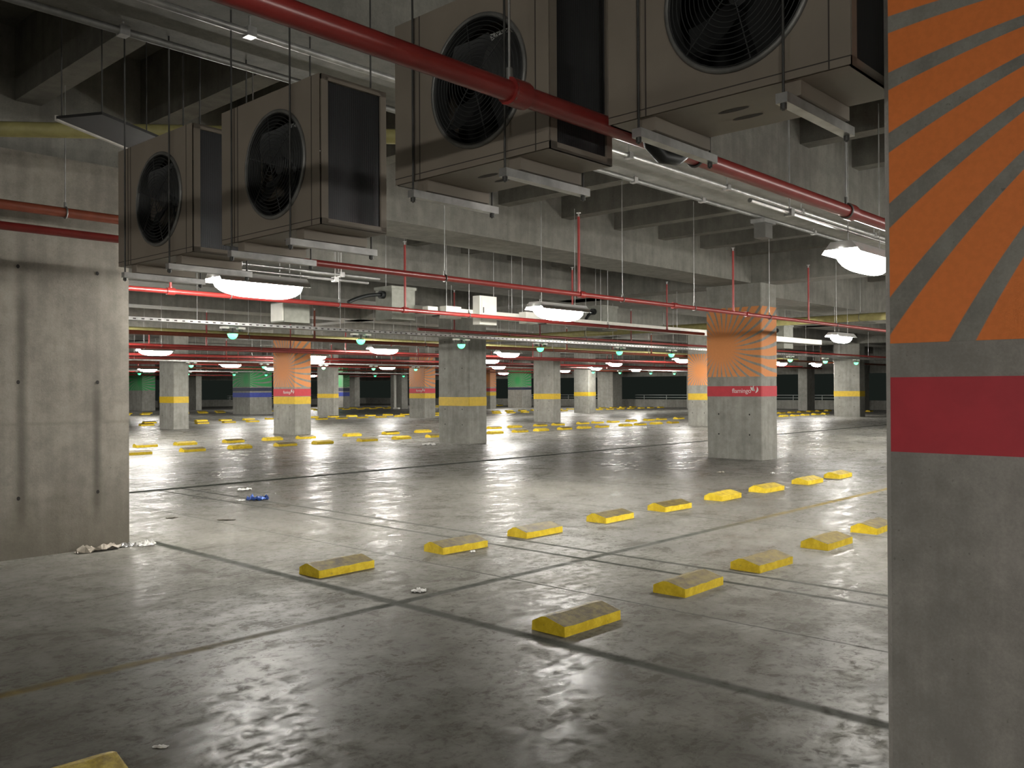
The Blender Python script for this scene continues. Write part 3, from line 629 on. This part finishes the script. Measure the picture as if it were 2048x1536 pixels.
# ------------------------------------------------------------------ condenser units
W_, H_, D_ = 1.04, 0.82, 0.46
FC, FZ, FR = 0.44, 0.395, 0.295
def make_unit():
    t = empty('condenser_unit', (0, 0, 0))
    b = MB(); th = 0.012
    # front plate with round opening
    ang = sorted(set([2 * PI * i / 72 for i in range(72)] + [math.atan2(zz - FZ, yy - FC) % (2 * PI) for yy in (0, W_) for zz in (0, H_)]))
    inn, outr = [], []
    for a in ang:
        c, s_ = math.cos(a), math.sin(a); inn.append((0, FC + FR * c, FZ + FR * s_))
        k = min([((W_ - FC) / c) if c > 1e-6 else 1e9, (-FC / c) if c < -1e-6 else 1e9, ((H_ - FZ) / s_) if s_ > 1e-6 else 1e9, (-FZ / s_) if s_ < -1e-6 else 1e9])
        outr.append((0, FC + k * c, FZ + k * s_))
    n = len(ang)
    b.add(inn + outr, [(i, (i + 1) % n, n + (i + 1) % n, n + i) for i in range(n)])
    lip = [(0.08, q[1], q[2]) for q in inn]
    b.add(inn + lip, [(i, (i + 1) % n, n + (i + 1) % n, n + i) for i in range(n)], 2, True)
    b.box(th, D_, W_ - th, W_, 0, H_); b.box(th, D_, 0, W_, H_ - th, H_); b.box(th, D_, 0, W_, 0, th)
    b.box(th, 0.055, 0, th, 0, H_); b.box(D_ - 0.04, D_, 0, th, 0, H_); b.box(th, D_, 0, th, 0, 0.035); b.box(th, D_, 0, th, H_ - 0.03, H_)
    for y in (W_ - 0.15, W_ - 0.19): b.box(-0.0015, 0, y - 0.003, y + 0.003, 0.0, H_, 1)
    b.box(-0.0015, 0, 0.075, 0.08, 0, H_, 1); b.box(-0.0015, 0, 0, W_, 0.028, 0.032, 1)
    for dx in (0.18, 0.30): b.add([(dx + 0.02 * math.cos(a * PI / 6), 0.55 + 0.07 * math.sin(a * PI / 6), -0.001) for a in range(12)], [list(range(12))], 1)
    b.build('casing', [M_BEIGE, M_SEAM, M_INSIDE], t)
    MB().box(0.055, D_ - 0.04, 0.02, 0.035, 0.035, H_ - 0.03).build('coil_panel', M_COIL, t)
    # back with a rectangular opening
    b = MB(); y0, y1, z0, z1 = 0.07, 0.36, 0.36, 0.70
    b.box(D_ - 0.02, D_, y1, W_ - th, th, H_ - th).box(D_ - 0.02, D_, 0.04, y0, th, H_ - th).box(D_ - 0.02, D_, y0, y1, th, z0).box(D_ - 0.02, D_, y0, y1, z1, H_ - th)
    b.box(0.08, 0.09, W_ - 0.3, W_ - th, th, H_ - th); b.build('back_panel', M_INSIDE, t)
    b = MB(); y0, y1, z0, z1, mx = 0.33, 0.57, 0.50, 0.69, 0.175
    for k in range(12): y = y0 + (y1 - y0) * (k + 0.5) / 12; b.box(mx, mx + 0.004, y - 0.004, y + 0.004, z0, z1)
    for k in range(14): z = z0 + (z1 - z0) * (k + 0.5) / 14; b.box(mx - 0.004, mx, y0, y1, z - 0.003, z + 0.003)
    for y in (y0, y1): b.box(mx, D_ - 0.02, y - 0.003, y + 0.003, z0 - 0.003, z0 + 0.003)
    b.build('pale_light_mesh', M_MESHW, t)  # mesh whitened and set forward to stand for light through the back opening
    MB().ring((-0.004, FC, FZ), 0, FR + 0.008, 0.012, 64, 8).build('fan_ring', M_GALVD, t)
    f = MB().tube([(0.03, FC, FZ), (0.11, FC, FZ)], 0.05, 20)
    for q in range(4):
        a0 = q * PI / 2 - 0.67; m_ = 8; rows = []
        for i in range(m_ + 1):
            u = i / m_; r = 0.045 + 0.225 * u; wd = 0.035 + 0.075 * math.sin(PI * (0.15 + 0.6 * u)); sk = 0.25 * u * u
            ca, sa = math.cos(a0 + sk), math.sin(a0 + sk)
            c = Vector((0.07, FC + r * ca, FZ + r * sa)); tg = Vector((0, -sa, ca)); pv = (tg * math.cos(0.55) + Vector((1, 0, 0)) * math.sin(0.55))
            rows.append([c - pv * wd, c + Vector((0.012, 0, 0)), c + pv * wd])
        vs = [v for r in rows for v in r] + [v + Vector((0.004, 0, 0)) for r in rows for v in r]; o_ = 3 * (m_ + 1)
        fs = [(i * 3 + j, i * 3 + j + 1, i * 3 + j + 4, i * 3 + j + 3) for i in range(m_) for j in range(2)]
        fs += [tuple(x + o_ for x in f2) for f2 in fs]
        f.add(vs, fs, 0, True)
    f.build('fan', M_BLADE, t)
    gd = MB()
    for k in range(13): gd.ring((-0.012 - 0.02 * (1 - k / 13), FC, FZ), 0, 0.045 + k * 0.0205, 0.0018, 48, 4)
    for q in range(6):
        a = q * PI / 3 + 0.3; gd.tube([(-0.032, FC, FZ), (-0.004, FC + FR * math.cos(a), FZ + FR * math.sin(a))], 0.003, 5)
    gd.build('fan_guard', M_WIRE, t)
    for y in (0.24, W_ - 0.17):
        ft = MB().box(0.03, D_ + 0.01, y - 0.045, y + 0.03, -0.055, 0.0).build('foot', M_BEIGE, t)
        rl = MB().box(-0.05, D_ + 0.1, y - 0.03, y + 0.015, -0.095, -0.058).build('support_rail', M_GALV, t)
        for x in (-0.035, D_ + 0.07):
            MB().tube([(x, y - 0.008, -0.12), (x, y - 0.008, 1.95)], 0.0055, 6).tube([(x, y - 0.008, -0.115), (x, y - 0.008, -0.095)], 0.013, 6).build('threaded_rod', M_ROD, rl)
    return t
units = [(2.74, 5.30, 2.48, 0.02, 'beige condenser unit hung farthest left against the concrete wall'), (2.81, 4.02, 2.50, 0.0, 'beige condenser unit, second from the left, above the long lamp'),
         (2.94, 2.50, 2.65, 0.0, 'beige condenser unit whose fan is crossed by the thick red pipe'), (3.05, 1.22, 2.72, 0.0, 'largest beige condenser unit at top right, cut by the frame and the near pillar')]
u0 = make_unit()
for i, (x, y, z, r, lab) in enumerate(units):
    o = u0 if i == 0 else copy_tree(u0)
    o.location = (x, y, z); o.rotation_euler = (0, 0, r); tag(o, lab, 'condenser', 'condenser units hung in a row')
# insulated refrigerant pipe loops at the units' left sides
def loop(x, y, z, r, R, mat, label):
    pts = [(0.0 + R * 0.2 * math.sin(i / 10 * PI), 0.0 + R * 0.45 * math.sin(i / 10 * PI), R * math.cos(i / 10 * PI)) for i in range(11)]
    pts = [(0, -0.012, R)] + pts[1:-1] + [(0, -0.012, -R)]
    return tag(MB().tube(pts, r, 10).build('pipe_loop', mat, None, (x, y, z)), label, 'pipe')
loop(2.95, 6.36, 2.95, 0.022, 0.12, M_TEAL, 'teal insulated pipe loop on the left side of the farthest left condenser')
loop(3.05, 5.075, 2.92, 0.02, 0.11, M_TEAL, 'teal insulated pipe loop between the two left condensers')
loop(3.2, 3.545, 2.98, 0.04, 0.22, M_BLACK, 'black hose loop on the left side of the pipe-crossed condenser')
loop(3.2, 2.28, 3.08, 0.022, 0.13, M_TEAL, 'teal insulated pipe loop on the left side of the largest condenser')
pts = [(3.40, 2.315, 3.05), (3.41, 2.315, 2.84), (3.45, 2.315, 2.73), (3.54, 2.315, 2.69), (3.66, 2.312, 2.70), (3.76, 2.31, 2.76), (3.80, 2.31, 2.90), (3.80, 2.31, 3.05)]
tag(MB().tube([Vector(q) - Vector((3.7, 2.3, 2.7)) for q in pts], 0.034, 10).build('flexible_hose', M_BLACK, None, (3.7, 2.3, 2.7)), 'thick black hose bending below the back of the largest condenser', 'hose')

# dark sheet-metal panel hung at upper left
t = empty('metal_panel', (2.37, 6.53, 3.5)); P0, P1, P2, P3 = (0, 0), (0.89, 0.52), (1.05, 0.12), (0.18, -0.33)
MB().prism([P0, P3, P2, P1], 2, 0.0, 0.02).build('sheet', M_DARKSHEET, t)
d = Vector((0.89, 0.52, 0)).normalized(); q = Vector((-d.y, d.x, 0)) * 0.012
MB().prism([(0 - q.x, 0 - q.y), (0.89 - q.x, 0.52 - q.y), (0.89 + q.x, 0.52 + q.y), (q.x, q.y)], 2, -0.012, 0.026).build('edge_strip', M_STRIP, t)
for (x, y) in ((0.03, -0.02), (0.86, 0.47), (1.0, 0.13), (0.2, -0.28)): MB().tube([(x, y, 0.02), (x, y, 0.93 if x < 0.9 else 0.93)], 0.005, 5).build('hanger_rod', M_ROD, t)
tag(t, 'dark flat metal panel with pale edge hung above the left condenser', 'panel')

# ------------------------------------------------------------------ litter
def litter(name, x, y, sx, sy, h, mat, label, seed, cat='litter', rz=0.0):
    rnd = random.Random(seed); n = 9; vs = []
    for i in range(n):
        for j in range(n):
            u, v = i / (n - 1) - 0.5, j / (n - 1) - 0.5
            k = 1.0 - 0.45 * (4 * u * u) * (0.4 + rnd.random()) ; z = abs(rnd.gauss(0, 0.45)) * h * (1 - 1.4 * (u * u + v * v)) + 0.003
            vs.append((u * sx + rnd.gauss(0, 0.02) * sx, v * sy * k + rnd.gauss(0, 0.03) * sy, max(0.003, min(h, z))))
    fs = [(i * n + j, i * n + j + 1, (i + 1) * n + j + 1, (i + 1) * n + j) for i in range(n - 1) for j in range(n - 1)]
    b = MB(); b.add(vs, fs); b.add([(a, c, max(0.001, d - 0.002)) for a, c, d in vs], fs)
    return tag(b.build(name, mat, None, (x, y, 0), (0, 0, rz)), label, cat)
litter('crumpled_wrapper', 6.91, 11.45, 0.30, 0.16, 0.10, M_BLUEFOIL, 'crumpled blue foil wrapper on the floor near the wall end', 1, rz=-0.8)
litter('paper_scrap', 6.72, 11.6, 0.14, 0.07, 0.02, M_PAPER, 'white tail of paper touching the blue wrapper', 2, rz=-0.8)
litter('paper_scrap', 7.48, 12.78, 0.24, 0.14, 0.05, M_PAPER, 'white scrap behind the blue wrapper near the floor joint', 3)
litter('paper_scrap', 4.63, 5.31, 0.12, 0.10, 0.03, M_PAPER, 'small torn white paper between the two nearest stop rows', 4, rz=-0.8)
litter('paper_scrap', 6.10, 6.20, 0.06, 0.05, 0.03, M_PAPER, 'tiny white card against the second stop of the second row', 5)
litter('plastic_bag', 16.95, 18.98, 0.36, 0.25, 0.08, M_PAPER, 'white plastic bag lying left of the central column', 6, rz=-0.8)
litter('paper_cup', 29.19, 19.94, 0.16, 0.12, 0.12, M_PAPER, 'white speck of litter on the bright floor in the middle distance', 7)
litter('paper_scrap', 14.9, 8.48, 0.14, 0.10, 0.03, M_TAN, 'small pinkish scrap in front of the flamingo column', 8, rz=-0.8)
litter('paper_scrap', 15.35, 7.65, 0.10, 0.08, 0.03, M_PAPER, 'small white scrap right of the flamingo column base', 9)
litter('paper_scrap', 1.84, 3.87, 0.07, 0.03, 0.008, M_PAPER, 'thin white sliver on the dark floor at bottom left', 10, rz=-0.9)
litter('crumpled_plastic', 3.68, 9.06, 0.42, 0.16, 0.10, M_TAN, 'crumpled tan plastic at the foot of the left wall', 11)
litter('foil_scrap', 3.98, 9.08, 0.16, 0.09, 0.06, M_FOIL, 'silver foil scrap between tan plastic and wall corner', 12)
litter('foil_scrap', 4.14, 9.0, 0.18, 0.11, 0.06, M_PAPER, 'white scrap of wrapping just past the wall corner', 13)
litter('dry_leaf', 5.24, 10.68, 0.14, 0.10, 0.012, M_LEAF, 'dark dry leaf on the thin floor crack', 14)
litter('dry_leaf', 5.6, 10.0, 0.22, 0.09, 0.012, M_LEAF, 'dark dry debris right of the leaf on the floor crack', 15, rz=-0.8)

# ------------------------------------------------------------------ world and view
wd = bpy.data.worlds.new('night'); SC.world = wd; wd.use_nodes = True
wd.node_tree.nodes['Background'].inputs[0].default_value = (0.0028, 0.0036, 0.0030, 1); wd.node_tree.nodes['Background'].inputs[1].default_value = 1.0
SC.view_settings.view_transform = 'Standard'; SC.view_settings.look = 'None'; SC.view_settings.exposure = 1.7; SC.view_settings.gamma = 1.0; SC.view_settings.use_curve_mapping = False
SC.cycles.max_bounces = 8; SC.cycles.diffuse_bounces = 5; SC.cycles.glossy_bounces = 3
